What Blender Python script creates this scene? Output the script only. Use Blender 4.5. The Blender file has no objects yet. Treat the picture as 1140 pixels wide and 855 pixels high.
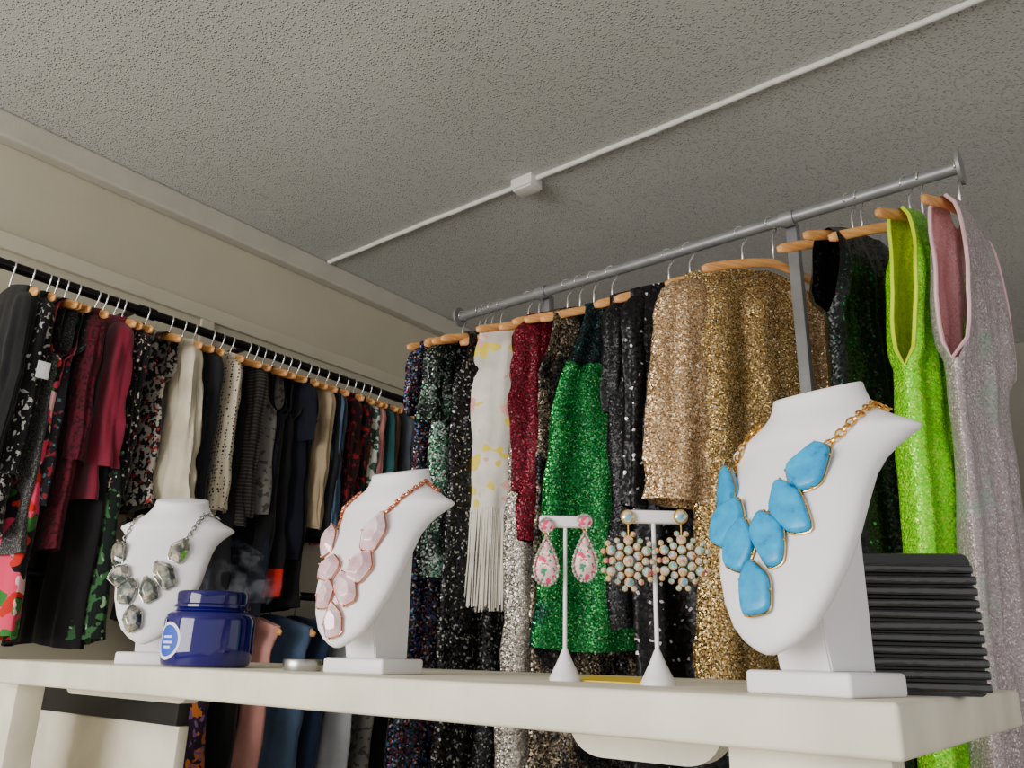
import bpy, bmesh, math, random
from math import pi, sin, cos, sqrt, exp, radians, atan2
from mathutils import Vector, Matrix, noise
from mathutils.bvhtree import BVHTree

SC = bpy.context.scene
COL = SC.collection
V = Vector

# ------------------------------------------------------------------ camera
EYE = V((0, 0, 1.05)); FPX = 920.0
CR = Matrix.Rotation(radians(38.6), 4, 'Z') @ Matrix.Rotation(pi/2 + radians(18.23), 4, 'X') @ Matrix.Rotation(radians(1.3), 4, 'Z')
cd = bpy.data.cameras.new('camera'); cam = bpy.data.objects.new('camera', cd); COL.objects.link(cam)
cam.matrix_world = Matrix.Translation(EYE) @ CR
cd.sensor_fit = 'HORIZONTAL'; cd.sensor_width = 36; cd.lens = FPX/1140*36; cd.clip_start = .02
SC.camera = cam
C3 = CR.to_3x3()
FWD = C3 @ V((0, 0, -1))
def ray(px, py): return (C3 @ V(((px-570)/FPX, (427.5-py)/FPX, -1)))
def at_z(px, py, z):
    r = ray(px, py); return EYE + r*((z-EYE.z)/r.z)
def at_y(px, py, y):
    r = ray(px, py); return EYE + r*((y-EYE.y)/r.y)
def at_x(px, py, x):
    r = ray(px, py); return EYE + r*((x-EYE.x)/r.x)
def mpp(p): return (p-EYE).dot(FWD)/FPX

# ------------------------------------------------------------------ object helpers
def tag(o, label=None, cat=None, group=None, kind=None):
    if label: o['label'] = label
    if cat: o['category'] = cat
    if group: o['group'] = group
    if kind: o['kind'] = kind
    return o
def thing(name, label, cat, loc=(0, 0, 0), rz=0, group=None):
    o = bpy.data.objects.new(name, None); COL.objects.link(o)
    o.empty_display_size = .05
    o.location = loc; o.rotation_euler = (0, 0, rz)
    return tag(o, label, cat, group)
def mk(name, bm, mat, parent=None, smooth=40):
    me = bpy.data.meshes.new(name); bm.to_mesh(me); bm.free()
    me.materials.append(mat)
    if smooth:
        me.polygons.foreach_set('use_smooth', [True]*len(me.polygons))
        me.set_sharp_from_angle(angle=radians(smooth))
    o = bpy.data.objects.new(name, me); COL.objects.link(o)
    if parent: o.parent = parent
    return o
def inst(name, me, parent):
    o = bpy.data.objects.new(name, me); COL.objects.link(o); o.parent = parent
    return o
def struct(name, bm, mat, smooth=0):
    o = mk(name, bm, mat, None, smooth); o['kind'] = 'structure'; return o

# ------------------------------------------------------------------ shape helpers
def box(bm, c, s, bev=0, seg=2, rot=None):
    r = bmesh.ops.create_cube(bm, size=1)
    vs = r['verts']
    for v in vs: v.co = V((v.co.x*s[0], v.co.y*s[1], v.co.z*s[2]))
    if bev:
        es = list({e for v in vs for e in v.link_edges})
        rr = bmesh.ops.bevel(bm, geom=es, offset=bev, segments=seg, profile=.5, affect='EDGES')
        vs = list({v for f in rr['faces'] for v in f.verts} | {v for v in vs if v.is_valid})
    for v in vs:
        co = v.co
        if rot: co = rot @ co
        v.co = co + V(c)
    return vs
def loft(bm, rings, cap0=True, cap1=True, closed=True):
    R = [[bm.verts.new(p) for p in r] for r in rings]
    n = len(R[0])
    for a, b in zip(R, R[1:]):
        for i in range(n if closed else n-1):
            j = (i+1) % n
            try: bm.faces.new((a[i], a[j], b[j], b[i]))
            except ValueError: pass
    if cap0: bm.faces.new(list(reversed(R[0])))
    if cap1: bm.faces.new(R[-1])
    return R
def tube(bm, pts, r, seg=8, closed=False, flat=1.0, up=None):
    pts = [V(p) for p in pts]; n = len(pts)
    rings = []; prev = None
    for i, p in enumerate(pts):
        if closed: t = (pts[(i+1) % n]-pts[i-1])
        else: t = pts[min(i+1, n-1)]-pts[max(i-1, 0)]
        if t.length < 1e-9: t = V((0, 0, 1))
        t.normalize()
        if up is not None:
            u = V(up) - t*V(up).dot(t)
        elif prev is None:
            a = V((0, 0, 1)) if abs(t.z) < .9 else V((1, 0, 0))
            u = a - t*a.dot(t)
        else:
            u = prev - t*prev.dot(t)
        u.normalize(); prev = u
        w = t.cross(u)
        rr = r[i] if isinstance(r, (list, tuple)) else r
        rings.append([p + u*rr*cos(2*pi*k/seg) + w*rr*flat*sin(2*pi*k/seg) for k in range(seg)])
    if closed:
        R = [[bm.verts.new(p) for p in rg_] for rg_ in rings]
        for i in range(n):
            a, b = R[i], R[(i+1) % n]
            for k in range(seg):
                j = (k+1) % seg
                bm.faces.new((a[k], a[j], b[j], b[k]))
    else:
        loft(bm, rings)
def lathe(bm, prof, seg=32, c=(0, 0, 0), cap=True):
    c = V(c)
    rings = [[c + V((max(r, 1e-4)*cos(2*pi*k/seg), max(r, 1e-4)*sin(2*pi*k/seg), z)) for k in range(seg)] for r, z in prof]
    loft(bm, rings, cap, cap)
def sphere(bm, c, r, seg=10, sc=(1, 1, 1)):
    rr = bmesh.ops.create_uvsphere(bm, u_segments=seg, v_segments=max(6, seg//2+1), radius=r)
    for v in rr['verts']: v.co = V((v.co.x*sc[0], v.co.y*sc[1], v.co.z*sc[2])) + V(c)
def prism(bm, poly, y0, y1):
    a = [bm.verts.new((x, y0, z)) for x, z in poly]; b = [bm.verts.new((x, y1, z)) for x, z in poly]
    n = len(poly)
    bm.faces.new(a); bm.faces.new(list(reversed(b)))
    for i in range(n):
        j = (i+1) % n
        bm.faces.new((a[j], a[i], b[i], b[j]))
    bmesh.ops.recalc_face_normals(bm, faces=bm.faces)

# ------------------------------------------------------------------ materials
def lin(c):
    c /= 255
    return c/12.92 if c <= .04045 else ((c+.055)/1.055)**2.4
def C(r, g, b): return (lin(r), lin(g), lin(b), 1)
def newmat(name):
    m = bpy.data.materials.new(name); m.use_nodes = True
    return m, m.node_tree, m.node_tree.nodes['Principled BSDF']
def nd(nt, t, **k):
    n = nt.nodes.new(t)
    for a, b in k.items():
        if a in n.inputs.keys(): n.inputs[a].default_value = b
        else: setattr(n, a, b)
    return n
def coords(nt):
    tc = nd(nt, 'ShaderNodeTexCoord'); return tc.outputs['Object']
def bump(nt, b, src, strength, dist):
    bp = nd(nt, 'ShaderNodeBump'); bp.inputs['Strength'].default_value = strength; bp.inputs['Distance'].default_value = dist
    nt.links.new(src, bp.inputs['Height']); nt.links.new(bp.outputs['Normal'], b.inputs['Normal'])
def ramp(nt, src, stops, const=True):
    r = nd(nt, 'ShaderNodeValToRGB'); cr = r.color_ramp
    cr.interpolation = 'CONSTANT' if const else 'LINEAR'
    while len(cr.elements) < len(stops): cr.elements.new(.5)
    for e, (p, c) in zip(cr.elements, stops): e.position = p; e.color = c
    nt.links.new(src, r.inputs['Fac']); return r.outputs['Color']
def mixc(nt, fac, a, b):
    m = nd(nt, 'ShaderNodeMix', data_type='RGBA')
    for sock, val in ((m.inputs[0], fac), (m.inputs[6], a), (m.inputs[7], b)):
        if isinstance(val, (tuple, float, int)): sock.default_value = val
        else: nt.links.new(val, sock)
    return m.outputs[2]
def noisetex(nt, co, scale, detail=2, rough=.5, off=0):
    n = nd(nt, 'ShaderNodeTexNoise'); n.inputs['Scale'].default_value = scale; n.inputs['Detail'].default_value = detail
    n.inputs['Roughness'].default_value = rough
    if off:
        mp = nd(nt, 'ShaderNodeMapping'); mp.inputs['Location'].default_value = (off, off*1.7, off*.6)
        nt.links.new(co, mp.inputs['Vector']); co = mp.outputs['Vector']
    nt.links.new(co, n.inputs['Vector']); return n
def zmask(nt, co, z, wob=.06):
    """1 below local height z, 0 above, with a ragged border"""
    s = nd(nt, 'ShaderNodeSeparateXYZ'); nt.links.new(co, s.inputs[0])
    n = noisetex(nt, co, 14, 2)
    a = nd(nt, 'ShaderNodeMath', operation='MULTIPLY_ADD'); nt.links.new(n.outputs['Fac'], a.inputs[0]); a.inputs[1].default_value = wob; nt.links.new(s.outputs['Z'], a.inputs[2])
    l = nd(nt, 'ShaderNodeMath', operation='LESS_THAN'); nt.links.new(a.outputs[0], l.inputs[0]); l.inputs[1].default_value = z + wob/2
    return l.outputs[0]
def paint(name, col, rough=.6, var=.06, scale=6, bs=0, bscale=80, bd=.002, spec=.4, metal=0):
    m, nt, b = newmat(name); co = coords(nt)
    n = noisetex(nt, co, scale, 4)
    d = tuple(max(0, c*(1-var*3)) for c in col[:3])+(1,)
    nt.links.new(ramp(nt, n.outputs['Fac'], [(.3, d), (.65, col)], False), b.inputs['Base Color'])
    b.inputs['Roughness'].default_value = rough; b.inputs['Specular IOR Level'].default_value = spec
    b.inputs['Metallic'].default_value = metal
    if bs:
        n2 = noisetex(nt, co, bscale, 3); bump(nt, b, n2.outputs['Fac'], bs, bd)
    return m
def fabric(name, col, rough=.9, spots=(), weave=350, bs=.3, sheen=.1, below=None):
    m, nt, b = newmat(name); co = coords(nt)
    n = noisetex(nt, co, 9, 3)
    d = tuple(c*.65 for c in col[:3])+(1,)
    out = ramp(nt, n.outputs['Fac'], [(.3, d), (.7, col)], False)
    for i, (sc, scale, th) in enumerate(spots):
        nn = noisetex(nt, co, scale, 1.5, .5, 3.1*(i+1))
        f = ramp(nt, nn.outputs['Fac'], [(0, (0, 0, 0, 1)), (th, (1, 1, 1, 1))])
        out = mixc(nt, f, out, sc)
    if below: out = mixc(nt, zmask(nt, co, below[0], .01), out, below[1])
    nt.links.new(out, b.inputs['Base Color'])
    b.inputs['Roughness'].default_value = rough; b.inputs['Specular IOR Level'].default_value = .2
    b.inputs['Sheen Weight'].default_value = sheen
    n2 = noisetex(nt, co, weave, 2); bump(nt, b, n2.outputs['Fac'], bs, .002)
    return m
def dotted(name, col, dot, scale=45, r=.3, rough=.85):
    m, nt, b = newmat(name); co = coords(nt)
    v = nd(nt, 'ShaderNodeTexVoronoi'); v.inputs['Scale'].default_value = scale; v.inputs['Randomness'].default_value = .35
    nt.links.new(co, v.inputs['Vector'])
    nt.links.new(ramp(nt, v.outputs['Distance'], [(0, dot), (r, col)]), b.inputs['Base Color'])
    b.inputs['Roughness'].default_value = rough
    return m
def striped(name, cols, scale=30):
    m, nt, b = newmat(name); co = coords(nt)
    w = nd(nt, 'ShaderNodeTexWave', bands_direction='Z'); w.inputs['Scale'].default_value = scale; w.inputs['Distortion'].default_value = 1.5
    nt.links.new(co, w.inputs['Vector'])
    k = len(cols)
    nt.links.new(ramp(nt, w.outputs['Fac'], [(i/k, c) for i, c in enumerate(cols)]), b.inputs['Base Color'])
    b.inputs['Roughness'].default_value = .85
    return m
def sequin(name, cols, scale=280, jit=.75, rough=.28, metal=.55, patch=None, lining=None, top=None):
    """cols: list of (position, colour); patch: (cols2, noise scale, threshold); top: (z, cols) above local height z"""
    m, nt, b = newmat(name); co = coords(nt)
    v = nd(nt, 'ShaderNodeTexVoronoi'); v.inputs['Scale'].default_value = scale
    nt.links.new(co, v.inputs['Vector'])
    sp = nd(nt, 'ShaderNodeSeparateColor'); nt.links.new(v.outputs['Color'], sp.inputs['Color'])
    out = ramp(nt, sp.outputs['Red'], cols)
    if patch:
        o2 = ramp(nt, sp.outputs['Red'], patch[0])
        n = noisetex(nt, co, patch[1], 3, .6, 2.3)
        f = ramp(nt, n.outputs['Fac'], [(patch[2]-.04, (0, 0, 0, 1)), (patch[2]+.04, (1, 1, 1, 1))], False)
        out = mixc(nt, f, out, o2)
    if top:
        o3 = ramp(nt, sp.outputs['Red'], top[1])
        out = mixc(nt, zmask(nt, co, top[0], .12), o3, out)
    geo = nd(nt, 'ShaderNodeNewGeometry')
    a = nd(nt, 'ShaderNodeVectorMath', operation='SUBTRACT'); nt.links.new(v.outputs['Color'], a.inputs[0]); a.inputs[1].default_value = (.5, .5, .5)
    s = nd(nt, 'ShaderNodeVectorMath', operation='SCALE'); nt.links.new(a.outputs[0], s.inputs[0]); s.inputs['Scale'].default_value = jit
    ad = nd(nt, 'ShaderNodeVectorMath', operation='ADD'); nt.links.new(s.outputs[0], ad.inputs[0]); nt.links.new(geo.outputs['Normal'], ad.inputs[1])
    no = nd(nt, 'ShaderNodeVectorMath', operation='NORMALIZE'); nt.links.new(ad.outputs[0], no.inputs[0])
    nt.links.new(no.outputs[0], b.inputs['Normal'])
    if lining:
        out = mixc(nt, geo.outputs['Backfacing'], out, lining)
        mm = nd(nt, 'ShaderNodeMath', operation='MULTIPLY_ADD'); nt.links.new(geo.outputs['Backfacing'], mm.inputs[0]); mm.inputs[1].default_value = -metal; mm.inputs[2].default_value = metal
        nt.links.new(mm.outputs[0], b.inputs['Metallic'])
    else: b.inputs['Metallic'].default_value = metal
    nt.links.new(out, b.inputs['Base Color'])
    b.inputs['Roughness'].default_value = rough
    return m
def plain(name, col, rough=.4, metal=0, coat=0, trans=0, spec=.5, bs=0):
    m, nt, b = newmat(name); co = coords(nt)
    n = noisetex(nt, co, 40, 2)
    d = tuple(c*.85 for c in col[:3])+(1,)
    nt.links.new(ramp(nt, n.outputs['Fac'], [(.3, d), (.7, col)], False), b.inputs['Base Color'])
    b.inputs['Roughness'].default_value = rough; b.inputs['Metallic'].default_value = metal
    b.inputs['Coat Weight'].default_value = coat; b.inputs['Transmission Weight'].default_value = trans
    b.inputs['Specular IOR Level'].default_value = spec
    if bs:
        n2 = noisetex(nt, co, 45, 2); bump(nt, b, n2.outputs['Fac'], bs, .012)
    return m
def wood(name, a, c):
    m, nt, b = newmat(name); co = coords(nt)
    mp = nd(nt, 'ShaderNodeMapping'); mp.inputs['Scale'].default_value = (3, 40, 40); nt.links.new(co, mp.inputs['Vector'])
    n = noisetex(nt, mp.outputs['Vector'], 4, 4)
    nt.links.new(ramp(nt, n.outputs['Fac'], [(.3, a), (.7, c)], False), b.inputs['Base Color'])
    b.inputs['Roughness'].default_value = .4
    return m
def ceilmat():
    m, nt, b = newmat('popcorn_plaster'); co = coords(nt)
    v = nd(nt, 'ShaderNodeTexVoronoi'); v.inputs['Scale'].default_value = 112; nt.links.new(co, v.inputs['Vector'])
    r = ramp(nt, v.outputs['Distance'], [(.0, (1, 1, 1, 1)), (.2, (.8, .8, .8, 1)), (.46, (0, 0, 0, 1))], False)
    sp = nd(nt, 'ShaderNodeSeparateColor'); nt.links.new(v.outputs['Color'], sp.inputs['Color'])
    mu = nd(nt, 'ShaderNodeMath', operation='MULTIPLY'); nt.links.new(r, mu.inputs[0]); nt.links.new(sp.outputs['Red'], mu.inputs[1])
    big = noisetex(nt, co, 1.2, 2)
    c1 = ramp(nt, big.outputs['Fac'], [(.3, C(180, 178, 173)), (.7, C(191, 189, 184))], False)
    nt.links.new(c1, b.inputs['Base Color']); b.inputs['Roughness'].default_value = .95
    bump(nt, b, mu.outputs[0], .9, .0095)
    return m

W = dict(
 ceiling=ceilmat(),
 cornice=paint('pale_cornice', C(184, 179, 165), .8, .03, 8, .3, 120),
 wall=paint('cream_wall', C(186, 178, 156), .7, .03, 3, .15, 60),
 trim=paint('cream_trim', C(194, 186, 164), .6, .03, 5),
 backwall=paint('grey_wall', C(150, 145, 134), .8, .04, 3),
 floor=paint('floor_pale', C(180, 174, 162), .5, .05, 3),
 white=paint('white_conduit', C(222, 218, 210), .6, .03, 10),
 counter=paint('cream_counter', C(235, 227, 206), .5, .07, 9, .25, 30, .003),
 board=paint('black_board', C(28, 26, 26), .5, .1, 9),
 bust=paint('white_leatherette', C(238, 234, 236), .45, .015, 20, .12, 900, .0006),
 bust_base=paint('white_lacquer', C(238, 234, 236), .35, .015, 20),
 wood=wood('hanger_wood', C(190, 124, 60), C(232, 172, 104)),
 chrome=plain('hook_chrome', C(235, 233, 228), .25, .9),
 blackpipe=plain('black_pipe', C(26, 25, 26), .35, .6),
 greypipe=paint('grey_pipe', C(136, 136, 136), .42, .06, 20, metal=.4),
 gold=plain('gold', C(232, 182, 92), .25, 1),
 rose=plain('rose_gold', C(224, 150, 115), .25, 1),
 gun=plain('silver_metal', C(190, 188, 184), .22, 1),
 blackplastic=plain('black_plastic', C(14, 14, 16), .3, 0, .1),
 blackgloss=plain('black_gloss', C(16, 16, 18), .05, 0, .9, bs=.35),
 tagwhite=plain('white_card', C(240, 240, 238), .6),
 yellow=plain('yellow_paper', C(236, 200, 40), .7),
 tin=plain('brushed_tin', C(190, 190, 188), .3, 1),
 jar=plain('cobalt_glass', C(12, 2, 94), .05, 0, .3),
 jarlid=plain('cobalt_lid', C(10, 2, 80), .08, 0, .2),
 lblue=plain('label_blue', C(40, 80, 190), .5),
)
def stonemat(name, stops, scale, rough, coat, metal=0):
    m, nt, b = newmat(name); co = coords(nt)
    n = noisetex(nt, co, scale, 5, .62)
    nt.links.new(ramp(nt, n.outputs['Fac'], stops, False), b.inputs['Base Color'])
    b.inputs['Roughness'].default_value = rough; b.inputs['Coat Weight'].default_value = coat; b.inputs['Metallic'].default_value = metal
    b.inputs['Specular IOR Level'].default_value = .35
    return m
W['turq'] = stonemat('turquoise', [(.3, C(0, 84, 136)), (.40, C(0, 138, 194)), (.7, C(0, 166, 220))], 60, .3, .0)
W['pink'] = stonemat('pink_shell', [(.3, C(200, 150, 162)), (.5, C(228, 188, 196)), (.7, C(248, 228, 232))], 30, .08, .9, .1)
W['smoky'] = stonemat('smoky_crystal', [(.3, C(56, 62, 62)), (.45, C(120, 130, 126)), (.58, C(216, 206, 188)), (.7, C(80, 100, 98))], 40, .04, .4, .8)
W['floral_enamel'] = fabric('floral_enamel', C(240, 200, 196), .3, [(C(218, 70, 110), 110, .56), (C(250, 240, 225), 120, .6), (C(60, 146, 110), 130, .6)], 300, .02, 0)
W['rim'] = fabric('teal_rim', C(110, 160, 140), .3, [(C(210, 110, 124), 300, .55), (C(240, 235, 215), 320, .6)], 300, .05, 0)
W['iris'] = stonemat('iridescent_crystal', [(.32, C(226, 90, 156)), (.42, C(232, 200, 120)), (.5, C(226, 222, 236)), (.57, C(110, 206, 170)), (.66, C(170, 110, 214))], 85, .04, .8, .4)
def clearplastic():
    m, nt, b = newmat('clear_plastic'); co = coords(nt)
    n = noisetex(nt, co, 20, 3); b.inputs['Base Color'].default_value = (.6, .64, .75, 1)
    nt.links.new(ramp(nt, n.outputs['Fac'], [(.4, (.01, .01, .01, 1)), (.75, (.13, .13, .13, 1))], False), b.inputs['Alpha'])
    b.inputs['Roughness'].default_value = .2
    bump(nt, b, n.outputs['Fac'], .8, .01)
    return m
W['clear'] = clearplastic()
K = C(16, 16, 18); K2 = C(22, 22, 26)
F = dict(
 black=fabric('black_cloth', C(22, 21, 23)),
 bwfloral=fabric('black_white_floral', C(22, 21, 23), .9, [(C(176, 172, 168), 70, .61)]),
 tweed=fabric('charcoal_tweed', C(60, 58, 58), .95, [(C(112, 110, 108), 260, .56)], 200, .6),
 multi=fabric('dark_fleck_print', C(28, 26, 32), .9, [(C(120, 34, 44), 50, .6), (C(60, 110, 110), 56, .64)]),
 maroon=fabric('dark_red_lace', C(92, 14, 32), .8, [(C(44, 8, 18), 90, .54)], 150, .8),
 velvet=fabric('crimson_velvet', C(122, 14, 44), .75, (), 120, .2, .3),
 bwfloral2=fabric('black_cream_floral', C(18, 18, 20), .9, [(C(190, 182, 166), 70, .63), (C(110, 40, 50), 80, .66)]),
 tropic=fabric('green_tropical', C(14, 24, 20), .9, [(C(48, 88, 50), 30, .55), (C(120, 150, 112), 40, .66)]),
 dotsred=fabric('white_red_print', C(180, 172, 162), .9, [(C(26, 24, 26), 60, .5), (C(150, 40, 40), 44, .64)]),
 cream=fabric('cream_boucle', C(218, 206, 180), .9, (), 160, .5),
 charcoal=fabric('charcoal_cloth', C(36, 38, 42)),
 creamdot=dotted('cream_black_dots', C(208, 196, 172), C(24, 22, 24), 80, .3),
 stripe=striped('black_thin_stripe', [K2, K2, K2, C(70, 60, 50)], 26),
 grey=fabric('grey_cloth', C(120, 116, 110), .9, [(C(70, 68, 66), 50, .58)]),
 navy=fabric('navy_cloth', C(22, 24, 38)),
 beige=fabric('beige_cloth', C(188, 166, 134)),
 denim=fabric('mid_denim', C(84, 106, 136), .9, (), 300, .5),
 denimd=fabric('dark_denim', C(40, 54, 80), .9, (), 300, .5),
 denimw=fabric('pale_denim', C(200, 202, 206), .9, (), 300, .5),
 darkred=fabric('dark_red_black', C(40, 14, 18), .9, [(C(120, 26, 30), 40, .58)]),
 redblack=fabric('red_black_print', C(140, 28, 30), .9, [(C(20, 18, 20), 36, .5)]),
 greenw=fabric('green_white_print', C(60, 88, 74), .9, [(C(180, 180, 168), 36, .55)]),
 rosepink=fabric('dusty_pink', C(200, 134, 130)),
 teal=fabric('teal_cloth', C(46, 90, 92)),
 greyblue=fabric('grey_blue_cloth', C(94, 100, 110)),
 brown=fabric('brown_tan_cloth', C(98, 70, 48)),
 hotfloral=fabric('black_hot_floral', C(22, 22, 24), .9, [(C(50, 116, 50), 13, .5), (C(222, 60, 96), 11, .52), (C(240, 180, 186), 20, .6), (C(190, 40, 30), 16, .6)]),
 purpfloral=fabric('purple_orange_floral', C(44, 30, 50), .9, [(C(190, 106, 40), 30, .56), (C(120, 80, 130), 34, .6)]),
 blush=fabric('blush_pink', C(230, 162, 150)),
 embro=fabric('white_embroidered', C(238, 232, 218), .9, [(C(236, 210, 80), 14, .6), (C(236, 170, 164), 18, .66)], 200, .4),
 fringe=fabric('white_fringe', C(238, 232, 218), .9, (), 200, .2),
 s_multi=sequin('seq_multi', [(0, K), (.6, C(40, 26, 66)), (.72, C(130, 40, 40)), (.8, C(50, 84, 136)), (.92, C(170, 160, 150))], 190),
 s_silvergreen=sequin('seq_silver_green', [(0, C(34, 50, 44)), (.4, C(30, 104, 66)), (.65, C(130, 140, 130)), (.85, C(205, 210, 200))], 200, patch=([(0, K), (.7, C(20, 54, 38)), (.9, C(150, 160, 150))], 7, .5)),
 s_blacksilver=sequin('seq_black_silver', [(0, K), (.78, C(50, 50, 52)), (.92, C(180, 178, 170))], 190),
 s_silver=sequin('seq_silver', [(0, C(118, 112, 104)), (.3, C(156, 148, 138)), (.6, C(186, 178, 166)), (.88, C(236, 230, 220))]),
 s_red=sequin('seq_dark_red', [(0, C(64, 2, 18)), (.4, C(104, 4, 28)), (.75, C(134, 10, 38)), (.94, C(200, 60, 80))]),
 s_bronzeblack=sequin('seq_bronze_black', [(0, C(30, 26, 24)), (.4, C(90, 76, 58)), (.7, C(150, 130, 106)), (.9, C(220, 206, 180))], 220, patch=([(0, K), (.8, C(40, 34, 30))], 9, .52)),
 s_green=sequin('seq_mermaid_green', [(0, C(0, 66, 26)), (.3, C(2, 96, 38)), (.6, C(8, 128, 50)), (.85, C(60, 186, 84)), (.96, C(150, 240, 140))], 290, jit=.8, patch=([(0, C(0, 46, 36)), (.4, C(0, 72, 54)), (.8, C(10, 110, 84)), (.96, C(90, 200, 160))], 4, .57), top=(-.33, [(0, K), (.7, C(10, 40, 46)), (.92, C(30, 110, 100))])),
 s_black=sequin('seq_black', [(0, C(20, 20, 22)), (.7, C(32, 32, 36)), (.98, C(100, 100, 106))], 260, rough=.35, jit=.5),
 s_blackbits=sequin('seq_black_bits', [(0, C(20, 20, 22)), (.92, C(46, 46, 52)), (.98, C(226, 220, 226))], 140, rough=.35, jit=.4),
 s_champagne=sequin('seq_champagne', [(0, C(110, 86, 46)), (.25, C(156, 124, 72)), (.55, C(200, 164, 104)), (.84, C(240, 212, 150)), (.95, C(255, 250, 224))], 300, jit=.95, metal=.72, rough=.22),
 s_rosegold=sequin('seq_pale_champagne', [(0, C(142, 110, 72)), (.3, C(186, 146, 102)), (.6, C(220, 182, 136)), (.86, C(250, 226, 188)), (.96, C(255, 250, 236))], 300, jit=.9, metal=.6, rough=.24),  # contrasting pale and dark stops put sequin glints into the colour
 s_blackgreen=sequin('seq_black_green', [(0, C(18, 20, 20)), (.93, C(24, 40, 34)), (.98, C(60, 120, 90))], 220, jit=.5, patch=([(0, C(14, 22, 20)), (.5, C(10, 52, 38)), (.9, C(40, 140, 96))], 5, .66)),
 s_neon=sequin('seq_neon', [(0, C(104, 214, 0)), (.25, C(132, 238, 0)), (.6, C(152, 248, 0)), (.88, C(220, 255, 90))], 290, .8, .25, .25, lining=C(226, 250, 40)),
 s_opal=sequin('seq_opal_grey', [(0, C(146, 132, 132)), (.3, C(160, 146, 147)), (.6, C(174, 159, 161)), (.93, C(224, 212, 214))], 360, .6, .35, .25, patch=([(0, C(140, 152, 140)), (.5, C(158, 168, 156)), (.88, C(198, 168, 182))], 6, .6), lining=C(236, 190, 194)),
 neontrim=fabric('neon_yellow_binding', C(224, 252, 0), .7),
 pinktrim=fabric('pink_binding', C(232, 190, 194), .7),
)

# ------------------------------------------------------------------ room
HC = 1.75; ZC = EYE.z + HC
XW = at_z(0, 130, ZC).x
YB = 5.2; XR = 2.6; YF = -3.4
bm = bmesh.new(); box(bm, ((XW+XR)/2, (YB+YF)/2, ZC+.05), (XR-XW+.2, YB-YF+.2, .1)); struct('ceiling', bm, W['ceiling'])
bm = bmesh.new(); box(bm, ((XW+XR)/2, (YB+YF)/2, -.05), (XR-XW+.2, YB-YF+.2, .1)); struct('floor', bm, W['floor'])
bm = bmesh.new(); box(bm, (XW-.05, (YB+YF)/2, ZC/2), (.1, YB-YF, ZC)); struct('wall_left', bm, W['wall'])
bm = bmesh.new(); box(bm, ((XW+XR)/2, YB+.05, ZC/2), (XR-XW, .1, ZC)); struct('wall_back', bm, W['backwall'])
zb = at_x(0, 158, XW+.01).z
bm = bmesh.new(); box(bm, (XW+.03, (YB+YF)/2, (ZC+zb)/2), (.06, YB-YF, ZC-zb), .01); struct('trim_1', bm, W['cornice'])
zt = at_x(0, 266, XW+.01).z
bm = bmesh.new(); box(bm, (XW+.01, (YB+YF)/2, zt), (.02, YB-YF, .06), .004); struct('trim_2', bm, W['trim'])
yv = at_x(232, 355, XW+.01).y
bm = bmesh.new(); box(bm, (XW+.008, yv, zt/2), (.016, .06, zt), .004); struct('trim_3', bm, W['trim'])
yc = (at_z(370, 297, ZC).y + at_z(1045, 0, ZC).y)/2
xj = at_z(587, 204, ZC-.01).x
bm = bmesh.new()
pts = []
for i in range(61):
    x = XW+.07 + (XR-.2-XW)*i/60
    pts.append((x, yc+.0012*sin(i*.7), ZC-.009+.001*sin(i*1.9)))
tube(bm, pts, .010, 10)
tag(mk('cable_conduit', bm, W['white']), 'thin white cable raceway running straight across the textured ceiling', 'conduit')
bm = bmesh.new(); box(bm, (xj, yc, ZC-.02), (.1, .075, .045), .006)
jb = thing('junction_box', 'small white junction box midway along the ceiling cable', 'junction box')
mk('box_body', bm, W['white'], jb)
bm = bmesh.new(); box(bm, (xj, yc, ZC-.046), (.085, .06, .008), .002); mk('cover', bm, W['white'], jb)

# ------------------------------------------------------------------ counter
ZT = EYE.z - .03
c0 = at_z(1000, 782, ZT); YFc = c0.y; XRc = c0.x
XLc = -2.05; YBc = YFc+.62; TH = .047
ct = thing('display_counter', 'cream painted counter with a thick slab top holding the jewellery displays', 'counter', ((XRc+XLc)/2, (YFc+YBc)/2, 0))
def loc_(o, bm):
    for v in bm.verts: v.co -= o.location
    return bm
bm = bmesh.new(); box(bm, ((XRc+XLc)/2, (YFc+YBc)/2, ZT-TH/2), (XRc-XLc, YBc-YFc, TH), .005, 3); mk('counter_top', loc_(ct, bm), W['counter'], ct)
yp = YFc+.04; zb_ = ZT-TH
xa = at_y(810, 840, yp).x; xb = at_y(994, 850, yp).x
bm = bmesh.new(); box(bm, ((xa+xb)/2, yp+.02, zb_/2), (xb-xa, .04, zb_), .004); mk('end_panel', loc_(ct, bm), W['counter'], ct)
yp2 = YFc+.12
def bracket(p0, p1, py, h):
    xa = at_y(p0, py, yp2).x; xb = at_y(p1, py, yp2).x
    n = 8; poly = [(xa, zb_), (xb, zb_)]
    r = min(h*1.3, (xb-xa)*.4)
    for i in range(n+1): a = pi/2*i/n; poly.append((xb-r+r*cos(a), zb_-h*sin(a)))
    for i in range(n+1): a = pi/2*i/n; poly.append((xa+r-r*sin(a), zb_-h*cos(a)))
    bm = bmesh.new(); prism(bm, poly, yp2, yp2+.03); mk('bracket', loc_(ct, bm), W['counter'], ct)
bracket(635, 803, 830, .035); bracket(72, 208, 775, .02)
yq = YFc+.3
xa = at_y(38, 800, yq).x; xb = at_y(206, 800, yq).x; zq = at_y(120, 798, yq).z
bm = bmesh.new(); box(bm, ((xa+xb)/2, yq, zq/2), (xb-xa, .025, zq), .003); mk('back_panel', loc_(ct, bm), W['counter'], ct)
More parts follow.
